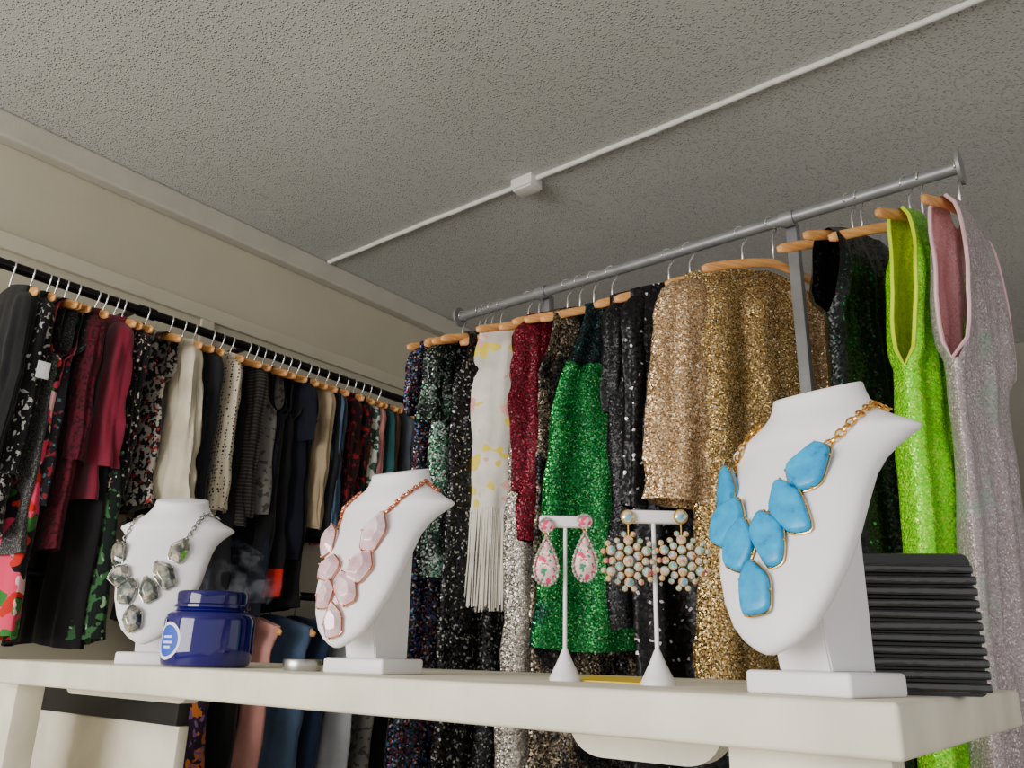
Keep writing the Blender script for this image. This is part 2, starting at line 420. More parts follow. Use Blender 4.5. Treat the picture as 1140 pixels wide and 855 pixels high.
bm = bmesh.new(); box(bm, ((xa+xb)/2, yq-.005, (zq+zb_)/2), (xb-xa, .03, zb_-zq), .003); mk('apron', loc_(ct, bm), W['board'], ct)
yq = YFc+.04
xa = at_y(-40, 800, yq).x; xb = at_y(12, 800, yq).x
bm = bmesh.new(); box(bm, ((xa+xb)/2, yq+.03, zb_/2), (xb-xa, .06, zb_), .004); mk('leg', loc_(ct, bm), W['counter'], ct)

# ------------------------------------------------------------------ busts
KB = 1.067
LV = [ # z, half width, front centre y, edge y, back centre y, power
 (.034, .004, -.090, -.087, -.084, 1), (.038, .015, -.094, -.085, -.081, 1), (.046, .028, -.0955, -.082, -.077, .85), (.058, .041, -.094, -.077, -.071, .72),
 (.080, .054, -.090, -.069, -.062, .62), (.110, .066, -.081, -.057, -.049, .56), (.140, .073, -.070, -.044, -.035, .54), (.170, .076, -.058, -.029, -.019, .56),
 (.195, .078, -.047, -.014, -.003, .66), (.212, .081, -.039, .001, .015, .8), (.226, .088, -.032, .014, .033, .95), (.236, .097, -.027, .024, .046, 1.05),
 (.242, .104, -.025, .028, .052, 1.1), (.246, .105, -.024, .030, .055, 1.1), (.251, .098, -.022, .031, .058, 1.1), (.258, .084, -.019, .031, .061, 1.05),
 (.266, .071, -.016, .031, .064, 1), (.274, .061, -.013, .031, .067, 1), (.283, .054, -.010, .031, .069, 1), (.292, .050, -.008, .031, .069, 1), (.301, .048, -.007, .031, .068, 1)]
def sm(x): x = max(0, min(1, x)); return x*x*(3-2*x)
def ring(l, n=28, grow=0):
    z, w, yc, ye, yb, p = l
    out = []
    for k in range(2*n):
        a = pi*k/n
        x = (w+grow)*cos(a); s = abs(sin(a))**p
        if k <= n: y = ye+(yb+grow-ye)*s
        else: y = ye+(yc-grow-ye)*s
        zz = z + (y-.031)*.3*sm((z-.25)/.05)
        out.append(V((x, y, zz))*KB)
    return out
def make_bust(loc, rzdeg, label, name='necklace_bust'):
    t = thing(name, label, 'necklace bust', loc, radians(rzdeg))
    bm = bmesh.new()
    L2 = []
    for a, b in zip(LV, LV[1:]):
        L2.append(a); L2.append(tuple((p+q)/2 for p, q in zip(a, b)))
    L2.append(LV[-1])
    rings = [ring(l) for l in L2]
    z, w, yc, ye, yb, p = LV[-1]
    rings.append(ring((z+.0015, w*.96, yc+.0015, ye, yb-.0015, 1)))
    loft(bm, rings)
    M = Matrix.Translation(loc) @ Matrix.Rotation(radians(rzdeg), 4, 'Z')
    bw = bm.copy(); bw.transform(M); bw.normal_update(); bvh = BVHTree.FromBMesh(bw); bw.free()
    mk('bust_form', bm, W['bust'], t, 50)
    bm = bmesh.new()
    rr = []
    for z, w, y0, y1 in ((.020, .027, -.035, .040), (.06, .027, -.044, .040), (.12, .027, -.042, .040), (.17, .027, -.018, .040), (.205, .030, .004, .040), (.23, .048, .02, .044)):
        rr.append([V((w, y0, z))*KB, V((w, y1, z))*KB, V((-w, y1, z))*KB, V((-w, y0, z))*KB])
    loft(bm, rr); bmesh.ops.bevel(bm, geom=[e for e in bm.edges], offset=.002, segments=2, affect='EDGES')
    mk('support', bm, W['bust'], t)
    bm = bmesh.new(); box(bm, (0, -.004, .0105*KB), (.114, .104, .021*KB), .004, 3); mk('base', bm, W['bust_base'], t)
    return t, bvh, M
B1, V1, M1 = make_bust((-.293, .881, ZT), -13, 'large white bust display wearing the turquoise necklace')
B2, V2, M2 = make_bust((-1.0, .93, ZT), 9, 'white bust display wearing the pale pink stone necklace')
B3, V3, M3 = make_bust((-1.572, .890, ZT), 45, 'white bust display wearing the smoky grey crystal necklace, beside the blue jar')

def hit(px, py, bvh):
    d = ray(px, py).normalized()
    loc, n, i, dist = bvh.ray_cast(EYE, d)
    if loc: return loc, n
    best = None
    for k in range(120):
        q = EYE + d*(.6+1.6*k/120)
        l, n, i, ds = bvh.find_nearest(q)
        if best is None or ds < best[0]: best = (ds, l, n)
    return best[1], best[2]

def necklace(name, label, bvh, M, stones, chainR, chainL, metal, stonemat, smooth, link, beads=False, corners=6):
    p0 = M.translation.copy()
    t = thing(name, label, 'necklace', p0)
    rnd = random.Random(len(stones)*7+int(link*1e5))
    front = (M.to_3x3() @ V((0, -1, .25))).normalized()
    for (a, b, wpx, tap, rot0) in stones:
        pa, na = hit(a[0], a[1], bvh); pb, nb = hit(b[0], b[1], bvh)
        pm, nm = hit((a[0]+b[0])/2, (a[1]+b[1])/2, bvh)
        n = ((na+nb+nm*2).normalized()*.75 + front*.25 + (EYE-pm).normalized()*.15).normalized()
        ax = pb-pa; ax -= n*ax.dot(n); L = ax.length; ax.normalize(); bx = n.cross(ax)
        view = (EYE-pm).normalized()
        fore = max(.6, abs((bx - view*bx.dot(view)).length))
        w = wpx*mpp(pm)/fore
        c = pm + n*.004
        m = corners
        cor = []
        for k in range(m):
            th = 2*pi*(k+rot0)/m + rnd.uniform(-.2, .2); r = 1.08+rnd.uniform(-.08, .12)
            cor.append((r*cos(th), r*sin(th)))
        mx = max(abs(q[0]) for q in cor); my = max(abs(q[1]) for q in cor)
        cor = [(x/mx, y/my) for x, y in cor]
        base = []
        sub = 5 if smooth else 1
        for k in range(m):
            (x0, y0), (x1, y1) = cor[k], cor[(k+1) % m]
            if not smooth:      # short cut corners keep the outline angular
                base += [(x0+(x1-x0)*.16, y0+(y1-y0)*.16), (x0+(x1-x0)*.84, y0+(y1-y0)*.84)]
            else:
                for j in range(sub):
                    f = j/sub; bl = 1+.06*sin(pi*f); base.append(((x0+(x1-x0)*f)*bl, (y0+(y1-y0)*f)*bl))
        if smooth:
            nb_ = len(base)
            base = [((base[k-1][0]+2*base[k][0]+base[(k+1) % nb_][0])/4, (base[k-1][1]+2*base[k][1]+base[(k+1) % nb_][1])/4) for k in range(nb_)]
        mx = max(abs(q[0]) for q in base); my = max(abs(q[1]) for q in base)
        base = [(x/mx, y/my) for x, y in base]
        def outl(sc, h):
            return [c + ax*(L/2*x*sc) + bx*(w/2*y*sc*(1+tap*x)) + n*h - p0 for x, y in base]
        bm = bmesh.new()
        hh = min(w, L)*(.22 if smooth else .3)
        if smooth: loft(bm, [outl(.97, -.004), outl(1, hh*.45), outl(.96, hh*.8), outl(.86, hh*.97), outl(.5, hh), outl(.05, hh*1.01)])
        else: loft(bm, [outl(.97, -.004), outl(1, hh*.3), outl(.58, hh*.98), outl(.55, hh)])
        bmesh.ops.recalc_face_normals(bm, faces=bm.faces)
        so = mk('stone', bm, stonemat, t, 50 if smooth else 0)
        bm = bmesh.new()
        tube(bm, outl(1.03, hh*.12), .0009 if smooth else .0013, 6, True)
        nb_ = len(base)
        for k in (nb_//8, 3*nb_//8, 5*nb_//8, 7*nb_//8): sphere(bm, outl(1.02, hh*.4)[k], .0016, 8)
        mk('setting', bm, metal, so)
    pts = [hit(x, y, bvh) for x, y in chainR]
    P = [p+n*(.9*link) for p, n in pts]
    lr = (.268, .068, -.0155, .031, .0645, 1)
    nk = ring(lr, 28, .0035)
    back = [M @ q for q in nk]
    PL = [p+n*(.9*link) for p, n in [hit(x, y, bvh) for x, y in chainL]]
    arc = [back[k]+V((0, 0, .004*sin(pi*k/28))) for k in range(0, 29)]
    d0 = (arc[0]-P[-1]).length; d1 = (arc[-1]-P[-1]).length
    if d1 < d0: arc.reverse()
    path = P + arc + PL[::-1]
    seg = [(b-a).length for a, b in zip(path, path[1:])]
    tot = sum(seg); step = link*1.55; nl = int(tot/step)
    bm = bmesh.new(); i = 0; acc = 0
    for k in range(nl+1):
        s = k*tot/nl
        while i < len(seg)-1 and acc+seg[i] < s: acc += seg[i]; i += 1
        a, b = path[i], path[i+1]; f = (s-acc)/max(seg[i], 1e-6)
        p = a.lerp(b, f); tdir = (b-a).normalized()
        l, nn, _, _ = bvh.find_nearest(p)
        p = l + nn*(.55*link)
        nn = (nn - tdir*nn.dot(tdir)).normalized()
        side = tdir.cross(nn)
        if beads:
            sphere(bm, p-p0, link*.62, 8)
        ang = .7 if k % 2 else -.4
        u = (side*cos(ang)+nn*sin(ang)).normalized()
        tube(bm, [p-p0 + tdir*(link*1.05*cos(2*pi*q/10)) + u*(link*.72*sin(2*pi*q/10)) for q in range(10)], link*.24, 5, True)
    mk('chain', bm, metal, t, 60)
    return t
necklace('necklace', 'bold turquoise stone bib necklace on a chunky gold chain', V1, M1,
 [((924, 494), (886, 547), 37, .4, 0), ((865, 542), (897, 593), 41, .0, .4), ((852, 572), (865, 633), 37, -.1, .5), ((834, 579), (821, 640), 33, .1, .4),
  ((826, 557), (803, 612), 30, .05, .5), ((816, 522), (806, 572), 26, .3, 0), ((842, 625), (848, 692), 35, .15, .5)],
 [(923, 496), (938, 482), (955, 466), (972, 452)], [(816, 522), (828, 503), (838, 487), (846, 475)], W['gold'], W['turq'], True, .0052, False, 5)
necklace('necklace', 'pale pink shell stone bib necklace on a rose gold chain', V2, M2,
 [((428, 573), (407, 615), 24, .1, .5), ((374, 587), (364, 621), 18, .1, .5), ((412, 615), (392, 649), 26, .1, .5), ((374, 620), (362, 650), 21, .05, .5),
  ((383, 638), (389, 675), 25, .1, .5), ((369, 647), (361, 678), 18, .1, .5), ((373, 672), (373, 714), 21, .1, .5)],
 [(428, 573), (440, 562), (455, 550), (474, 537)], [(374, 587), (381, 574), (390, 561), (400, 549)], W['rose'], W['pink'], False, .0045, True, 5)
necklace('necklace', 'smoky grey faceted crystal bib necklace on a silver chain', V3, M3,
 [((207, 602), (192, 628), 20, .1, .5), ((140, 603), (132, 631), 17, .1, .5), ((175, 626), (191, 654), 22, .1, .5), ((144, 630), (126, 651), 19, .1, .5),
  ((162, 644), (171, 672), 20, .1, .5), ((146, 645), (138, 674), 20, .1, .5), ((149, 674), (149, 705), 20, .05, .5)],
 [(207, 602), (214, 592), (221, 582), (228, 573)], [(139, 602), (145, 592), (150, 582), (156, 572)], W['gun'], W['smoky'], False, .0048, False, 5)

# ------------------------------------------------------------------ earring stands
FACE = radians(38.6)
def ear_stand(px, py, label, h):
    p = at_z(px, py, ZT)
    t = thing('earring_stand', label, 'earring stand', p, FACE)
    bm = bmesh.new(); lathe(bm, [(.021, 0), (.0215, .003), (.019, .008), (.010, .026), (.005, .038), (.003, .042)], 28); mk('cone_base', bm, W['bust_base'], t)
    bm = bmesh.new(); lathe(bm, [(.0028, .038), (.0026, h-.006)], 12); mk('rod', bm, W['bust_base'], t)
    bm = bmesh.new(); box(bm, (0, 0, h), (.074, .012, .017), .004, 3); mk('crossbar', bm, W['bust_base'], t)
    return t, p
MS = Matrix.Rotation(FACE, 4, 'Z')
S1, ps1 = ear_stand(629, 758, 'slim white earring stand holding the floral teardrop earrings', .214)
S2, ps2 = ear_stand(733, 763, 'slim white earring stand holding the crystal cluster earrings', .206)
def teardrop(ps, lx, h, label):
    q = ps + MS @ V((lx, -.0095, h))
    t = thing('earring', label, 'earring', q, FACE)
    bm = bmesh.new(); sphere(bm, (0, 0, 0), .0095, 14, (1, .4, 1)); st = mk('stud', bm, W['floral_enamel'], t)
    bm = bmesh.new()
    tube(bm, [(.0098*cos(2*pi*k/16), -.0005, .0098*sin(2*pi*k/16)) for k in range(16)], .0016, 6, True); mk('stud_rim', bm, W['rim'], st)
    def outl(sc, y):
        o = []
        for k in range(28):
            a = 2*pi*k/28
            x = .0205*sin(a)*(abs(sin(a/2))**1.2)*sc*1.1; z = .034*cos(a)*sc
            o.append((x, y, z-.049))
        return o
    bm = bmesh.new(); loft(bm, [outl(.9, .002), outl(.95, 0), outl(.8, -.003), outl(.4, -.0042), outl(.05, -.0045)]); bmesh.ops.recalc_face_normals(bm, faces=bm.faces); mk('teardrop', bm, W['floral_enamel'], t, 60)
    bm = bmesh.new(); tube(bm, outl(1, -.001), .0016, 6, True)
    for p in outl(1.0, -.002): sphere(bm, p, .0024, 8)
    mk('teardrop_rim', bm, W['rim'], t)
    bm = bmesh.new(); tube(bm, [(.0025*cos(2*pi*k/10), -.001, -.0125+.004*sin(2*pi*k/10)) for k in range(10)], .0008, 5, True); mk('link', bm, W['gold'], t)
teardrop(ps1, -.027, .207, 'floral teardrop earring with a pink pattern, left end of its stand')
teardrop(ps1, .027, .214, 'floral teardrop earring with a pink pattern, right end of its stand')
def cluster(ps, lx, h, label):
    q = ps + MS @ V((lx, -.0095, h))
    t = thing('earring', label, 'earring', q, FACE)
    bm = bmesh.new(); sphere(bm, (0, 0, 0), .008, 14, (1, .5, 1)); st = mk('stud', bm, W['iris'], t)
    bm = bmesh.new(); tube(bm, [(.0085*cos(2*pi*k/16), 0, .0085*sin(2*pi*k/16)) for k in range(16)], .0013, 6, True); mk('stud_rim', bm, W['gold'], st)
    bmc = bmesh.new(); bmg = bmesh.new(); cz = -.056
    cent = [(0, 0, .0072)]
    for k in range(6): a = pi/3*k+pi/6; cent.append((.0138*cos(a), .0138*sin(a), .0056))
    for k in range(6): a = pi/3*k+pi/6; cent.append((.0262*cos(a), .0262*sin(a), .0060)); cent.append((.0345*cos(a+.17), .0345*sin(a+.17), .0034)); cent.append((.0345*cos(a-.17), .0345*sin(a-.17), .0034))
    for k in range(6): a = pi/3*k; cent.append((.0212*cos(a), .0212*sin(a), .0046)); cent.append((.0295*cos(a), .0295*sin(a), .0034))
    for x, z, r in cent:
        sphere(bmc, (x, 0, z+cz), r, 8, (1, .7, 1))
        tube(bmg, [((r+.0001)*cos(2*pi*k/12)+x, .001, (r+.0001)*sin(2*pi*k/12)+z+cz) for k in range(12)], .0005, 5, True)
    tube(bmg, [(0, .001, -.006), (0, .001, -.024)], .0009, 5)
    mk('crystal_cluster', bmc, W['iris'], t, 0); mk('cluster_setting', bmg, W['gold'], t)
cluster(ps2, -.034, .204, 'round iridescent crystal cluster earring, left end of its stand')
cluster(ps2, .034, .206, 'round iridescent crystal cluster earring, right end nearer the turquoise necklace')

# ------------------------------------------------------------------ jar candle and small counter things
pj = at_y(229, 735, YFc+.088); pj.z = ZT
rj = .5*98*mpp(pj); hj = 82*mpp(pj)
t = thing('candle_jar', 'dark cobalt blue glass candle jar with a wide lid', 'jar', pj, atan2(EYE.y-pj.y, EYE.x-pj.x))
bm = bmesh.new(); lathe(bm, [(rj*.85, 0), (rj*.95, .004), (rj*.99, .014), (rj, .03), (rj, hj*.6), (rj*.97, hj*.67), (rj*.88, hj*.71), (rj*.8, hj*.73), (rj*.77, hj*.77)], 48); mk('jar_body', bm, W['jar'], t)
bm = bmesh.new(); lathe(bm, [(rj*.77, hj*.765), (rj*.84, hj*.77), (rj*.84, hj*.8), (rj*.79, hj*.82), (rj*.8, hj*.95), (rj*.77, hj*.985), (rj*.5, hj), (0, hj)], 48); mk('lid', bm, W['jarlid'], t)
def patch(bm, r, th0, z0, rad, rin=0, seg=28):
    rows = []
    for rr in ([rin, rad] if rin else [rad*.02, rad*.5, rad]):
        rows.append([V((r*cos(th0+rr*cos(2*pi*k/seg)/r), r*sin(th0+rr*cos(2*pi*k/seg)/r), z0+rr*sin(2*pi*k/seg))) for k in range(seg)])
    loft(bm, rows, False, False)
thl = -radians(58)
bm = bmesh.new(); patch(bm, rj*1.004, thl, hj*.33, hj*.24); lb = mk('label', bm, W['tagwhite'], t)
bm = bmesh.new(); patch(bm, rj*1.008, thl, hj*.33, hj*.20); mk('label_disc', bm, W['lblue'], lb)
bm = bmesh.new()
for dz, wd in ((.05, .3), (-.02, .38), (-.08, .25)):
    rows = [[V((rj*1.012*cos(thl+f*wd), rj*1.012*sin(thl+f*wd), hj*(.33+dz+e))) for f in [-.5+i/8 for i in range(9)]] for e in (-.014, .014)]
    loft(bm, rows, False, False, False)
mk('label_marks', bm, W['tagwhite'], lb)
pt = at_z(336, 747, ZT)
t = thing('tin', 'shallow round silver tin lying between the jar and middle bust', 'tin', pt)
r_ = 21*mpp(pt)
bm = bmesh.new(); lathe(bm, [(r_*.96, 0), (r_, .002), (r_, .010)], 32); mk('tin_body', bm, W['tin'], t)
bm = bmesh.new(); lathe(bm, [(r_*1.03, .009), (r_*1.03, .016), (r_*.98, .018), (0, .018)], 32); mk('lid', bm, W['tin'], t)
bm = bmesh.new()
q = [at_z(x, y, ZT) for x, y in ((620, 757), (735, 763), (745, 757), (660, 753))]
loft(bm, [[V((p.x, p.y, ZT)) for p in q], [V((p.x, p.y, ZT+.0015)) for p in q]]); bmesh.ops.recalc_face_normals(bm, faces=bm.faces)
tag(mk('paper_sheet', bm, W['yellow'], None, 0), 'bright yellow sheet of paper lying flat on the counter', 'paper')
# black layered case
pk = at_z(1020, 774, ZT)
sk = mpp(pk); wk = 154*sk; hk = 156*sk
t = thing('display_case', 'black plastic case of stacked glossy layers behind the turquoise necklace bust', 'case', pk, radians(33))
def rrect(w, h, r, y, n=6):
    o = []
    for cx, cz, a0 in ((w/2-r, h-r, 0), (-w/2+r, h-r, pi/2), (-w/2+r, r, pi), (w/2-r, r, 3*pi/2)):
        for i in range(n+1): a = a0+pi/2*i/n; o.append(V((cx+r*cos(a), y, cz+r*sin(a))))
    return o
bm = bmesh.new(); loft(bm, [rrect(wk*.97, hk*.99, .008, -.006), rrect(wk, hk, .01, -.002), rrect(wk, hk, .01, .035), rrect(wk*.95, hk*.97, .01, .04)]); bmesh.ops.recalc_face_normals(bm, faces=bm.faces)
mk('case_body', bm, W['blackplastic'], t)
rl = random.Random(8)
for k in range(11):
    z = hk*(.06+.082*k)
    bm = bmesh.new()
    box(bm, (0, -.012, z), (wk*(.97 if k < 10 else .94), .016+rl.uniform(-.001, .003), hk*.064), .003, 3)
    rx = Matrix.Rotation(rl.uniform(-.006, .006), 3, 'Y') @ Matrix.Rotation(rl.uniform(-.1, .2), 3, 'X')
    for v in bm.verts: v.co = rx @ (v.co-V((0, -.012, z))) + V((0, -.012, z)); v.co.z = max(v.co.z, .0005)
    mk('layer', bm, W['blackgloss'], t)

# ------------------------------------------------------------------ hangers
HD = [-.088]
def hz(x): return HD[0] - .050*(min(abs(x), .225)/.21)**1.35
def hanger_meshes():
    bmh = bmesh.new()
    xs = [-.225+.45*i/28 for i in range(29)]
    tube(bmh, [(x, .014*(abs(x)/.21)**2, hz(x)) for x in xs], [.008 if abs(x) > .215 else .0135 for x in xs], 12, False, .42, (0, 0, 1))
    me_h = bpy.data.meshes.new('hanger_bar'); bmh.to_mesh(me_h); bmh.free(); me_h.materials.append(W['wood'])
    me_h.polygons.foreach_set('use_smooth', [True]*len(me_h.polygons))
    bmh = bmesh.new()
    RR = .0195
    hp = [(0, 0, HD[0]+.006), (0, 0, -.048), (.004, 0, -.036), (.013, 0, -.023)] + [(RR*cos(a), 0, RR*sin(a)) for a in [radians(d) for d in range(-30, 215, 18)]]
    tube(bmh, hp, .0026, 8)
    me_k = bpy.data.meshes.new('hook'); bmh.to_mesh(me_k); bmh.free(); me_k.materials.append(W['chrome'])
    me_k.polygons.foreach_set('use_smooth', [True]*len(me_k.polygons))
    return me_h, me_k
HM = list(hanger_meshes())
def hanger(loc, rz, label, group):
    t = thing('wooden_hanger', label, 'hanger', loc, rz, group)
    inst('hanger_bar', HM[0], t); inst('hook', HM[1], t)
    return t

# ------------------------------------------------------------------ garments
def garment_bm(hw=.2, L=.8, wb=.22, waist=0, th=.03, neck=.28, nf=.05, nb=.012, arm=None, strap=.6, gap=.03, fold=.012, freq=4, seed=0, pants=False, hem=.008, nn=32, mm=36):
    rnd = random.Random(seed); p1, p2, p3 = [rnd.random()*6.28 for _ in range(3)]
    bm = bmesh.new(); S = {}
    va = (arm/L) if arm else 0
    for side in (1, -1):
        G = []
        for r in range(mm+1):
            v = (r/mm)**1.15; row = []
            for c in range(nn+1):
                s = -1+2*c/nn
                if arm: wt = hw*(strap+(1-strap)*sm(v/va)); xt = s*hw*strap
                else: wt = hw; xt = s*hw
                w = wt + (wb-hw)*v**1.2 - waist*exp(-((v-.42)/.18)**2)
                z0 = hz(xt)+.0155
                if abs(s) < neck and not pants:
                    z0 -= (nf if side > 0 else nb)*(1-(s/neck)**2)**.6
                z = z0 + (-L-z0)*v + hem*sin(3*s+p3)*v
                g = min(1, v/.1); prof = max(0, 1-s*s)**.45
                t = .012*(1-g)*(1 if abs(s) < .97 else .8) + th*(.65+.5*v)*g*prof + .002
                if arm and v < va:
                    q = v/va
                    t += gap*sqrt(max(0, 1-abs(2*q-1)**3.5))*(abs(s)**2)
                if pants and v > .3:
                    t *= (1-.85*exp(-(s/.12)**2)*sm((v-.3)/.1))
                a = fold*v**.6
                rid = .25*abs(sin(freq*1.7*s*pi*.5+p2*side+2*v))+.12*sin(freq*3.1*s+p1*side)
                y = side*t*(1+rid*g) + a*sin(freq*.5*pi*s+p1+1.3*v) + .4*a*sin(freq*1.1*pi*s+p2-2*v)
                x = s*w + .008*v*sin(5*v*pi+p2) + .010*g*s*noise.noise(V((seed*1.7, z*11, s)))
                nz = noise.noise(V((x*12+seed*3.3, side*2.0+v*3, z*8)))
                y += side*.010*nz*g*prof
                y += .014*(abs(x)/.21)**2*(1-g)
                row.append(bm.verts.new((x, y, z)))
            G.append(row)
        S[side] = G
    f, b = S[1], S[-1]
    for r in range(mm):
        v = ((r+.5)/mm)**1.15
        for c in range(nn):
            bm.faces.new((f[r][c], f[r][c+1], f[r+1][c+1], f[r+1][c]))
            bm.faces.new((b[r][c+1], b[r][c], b[r+1][c], b[r+1][c+1]))
        if not (arm and v < va):
            bm.faces.new((f[r][nn], b[r][nn], b[r+1][nn], f[r+1][nn]))
            bm.faces.new((b[r][0], f[r][0], f[r+1][0], b[r+1][0]))
    for c in range(nn):
        s0, s1 = -1+2*c/nn, -1+2*(c+1)/nn
        if pants or min(abs(s0), abs(s1)) >= neck-.02:
            bm.faces.new((f[0][c+1], f[0][c], b[0][c], b[0][c+1]))
    trims = []
    if arm:
        for c in (0, nn):
            ra = max(r for r in range(mm+1) if (max(0, r-.5)/mm)**1.15 < va)
            trims.append([f[r][c].co.copy() for r in range(0, ra+1)] + [b[r][c].co.copy() for r in range(ra-1, -1, -1)])
    hemline = [f[mm][c].co.copy() for c in range(nn+1)]
    hemback = [b[mm][c].co.copy() for c in range(nn+1)]
    faredge = [(f[r][nn].co+b[r][nn].co)/2 for r in range(mm+1)]
    return bm, trims, hemline, hemback, faredge
def sleeve_bm(sx, hw, Ls, r0=.055, r1=.04, out=.0, seed=0, ty=.7):
    """a flat, creased sleeve hanging straight down from the shoulder seam, open at the cuff"""
    rnd = random.Random(seed*3+sx+77); bm = bmesh.new(); rings = []
    n = 36; zt = hz(hw)
    ph, p2, p3 = rnd.random()*6, rnd.random()*6, rnd.random()*6
    cl = [(hw*.70, zt+.010, .12), (hw*.76, zt+.006, .45), (hw*.82, zt-.008, .75), (hw*.88, zt-.030, .93), (hw*.91, zt-.058, 1)]
    k = 22
    for i in range(1, k+1):
        q = i/k
        cl.append((hw*.91+out*q+.007*sin(5*q+ph)*q, zt-.058-(Ls-.02)*q, 1+(r1/r0-1)*q))
    for i, (x, z, rr) in enumerate(cl):
        q = max(0, (i-4)/k)
        o = []
        for a in range(n):
            th = 2*pi*a/n
            amp = min(1, i/8)
            rdg = 1+amp*(.10*cos(3*th+ph+1.5*q)+.10*cos(5*th+p2-2.2*q)+.06*cos(9*th+p3))
            wob = 1+amp*.20*noise.noise(V((cos(th)*1.3+seed, sin(th)*1.3+sx, z*14)))
            o.append(V((sx*(x+r0*rr*rdg*wob*cos(th)), .008 + r0*ty*rr*rdg*wob*sin(th) + .006*sin(6*q+p3)*q, z + .012*q*cos(th)*sin(p2))))
        rings.append(o)
    last = rings[-1]; c = sum(last, V())/n
    rings.append([c+(p-c)*.86+V((0, 0, .003)) for p in last])
    rings.append([c+(p-c)*.8+V((0, 0, .03)) for p in last])
    loft(bm, rings); bmesh.ops.recalc_face_normals(bm, faces=bm.faces)
    return bm
SEED = [10]
def garment(name, cat, label, short, loc, rz, mat, group, sleeve=None, trimmat=None, hgroup=None, hang=True, lean=0, scallop=False, **k):
    SEED[0] += 1; sd = SEED[0]
    t = thing(name, label, cat, loc, rz, group)
    t.rotation_euler = (lean, 0, rz)
    bm, trims, hl, hb, fe = garment_bm(seed=sd, **k)
    mk('trouser_body' if k.get('pants') else 'garment_body', bm, mat, t, 70)
    if sleeve:
        smat = sleeve.get('mat', mat)
        for sx in (1, -1): mk('sleeve', sleeve_bm(sx, sleeve.get('hw', k.get('hw', .2)), sleeve['L'], sleeve.get('r0', .055), sleeve.get('r1', .045), sleeve.get('out', .0), sd, sleeve.get('ty', .5)), smat, t, 70)
    if trimmat:
        for tr in trims:
            bm = bmesh.new(); tube(bm, tr, .0045, 6); mk('armhole_binding', bm, trimmat, t)
    if scallop:
        bm = bmesh.new(); last = None
        for p, q in zip(fe, fe[1:]):
            for f in (0, .25, .5, .75):
                c = p.lerp(q, f)
                if c.z > -.62: continue
                if last is None or (c-last).length > .034:
                    sphere(bm, c+V((.006, 0, 0)), .022, 14, (1, .25, 1)); last = c
        mk('scalloped_edge', bm, mat, t, 60)
    if hang:
        h = hanger(loc, rz, 'wooden hanger holding the ' + short, hgroup); h.rotation_euler = (lean, 0, rz)
    return t, hl, hb

# left rack ---------------------------------------------------------
h1 = 1.1; ZL = EYE.z+h1
XL_ = (at_z(0, 293, ZL).x + at_z(455, 447, ZL).x)/2
ZL2 = 1.25
rk = thing('clothes_rack', 'black pipe two-tier clothes rack along the cream wall', 'clothes rack', (XL_, 1.8, 0))
def rpart(name, fn, mat=W['blackpipe'], par=None):
    bm = bmesh.new(); fn(bm); return mk(name, loc_(par or rk, bm), mat, par or rk)
Y0, Y1 = .35, 3.5
rpart('upper_rail', lambda bm: tube(bm, [(XL_, Y0, ZL), (XL_, Y1, ZL)], .0165, 16))
rpart('lower_rail', lambda bm: tube(bm, [(XL_, Y0, ZL2), (XL_, Y1, ZL2)], .0155, 16))
for y in (Y0, Y1):
    rpart('upright', lambda bm: tube(bm, [(XL_, y, .0), (XL_, y, ZL+.02)], .0165, 16))
for px, py in ((163, 349), (287, 391)):
    y = at_x(px, py, XL_).y
    rpart('wall_bracket', lambda bm: tube(bm, [(XL_, y, ZL+.01), (XL_-.06, y, ZL+.03), (XW+.02, y, ZL+.03)], .012, 10))
    rpart('collar', lambda bm: tube(bm, [(XL_, y-.03, ZL), (XL_, y+.03, ZL)], .021, 16))

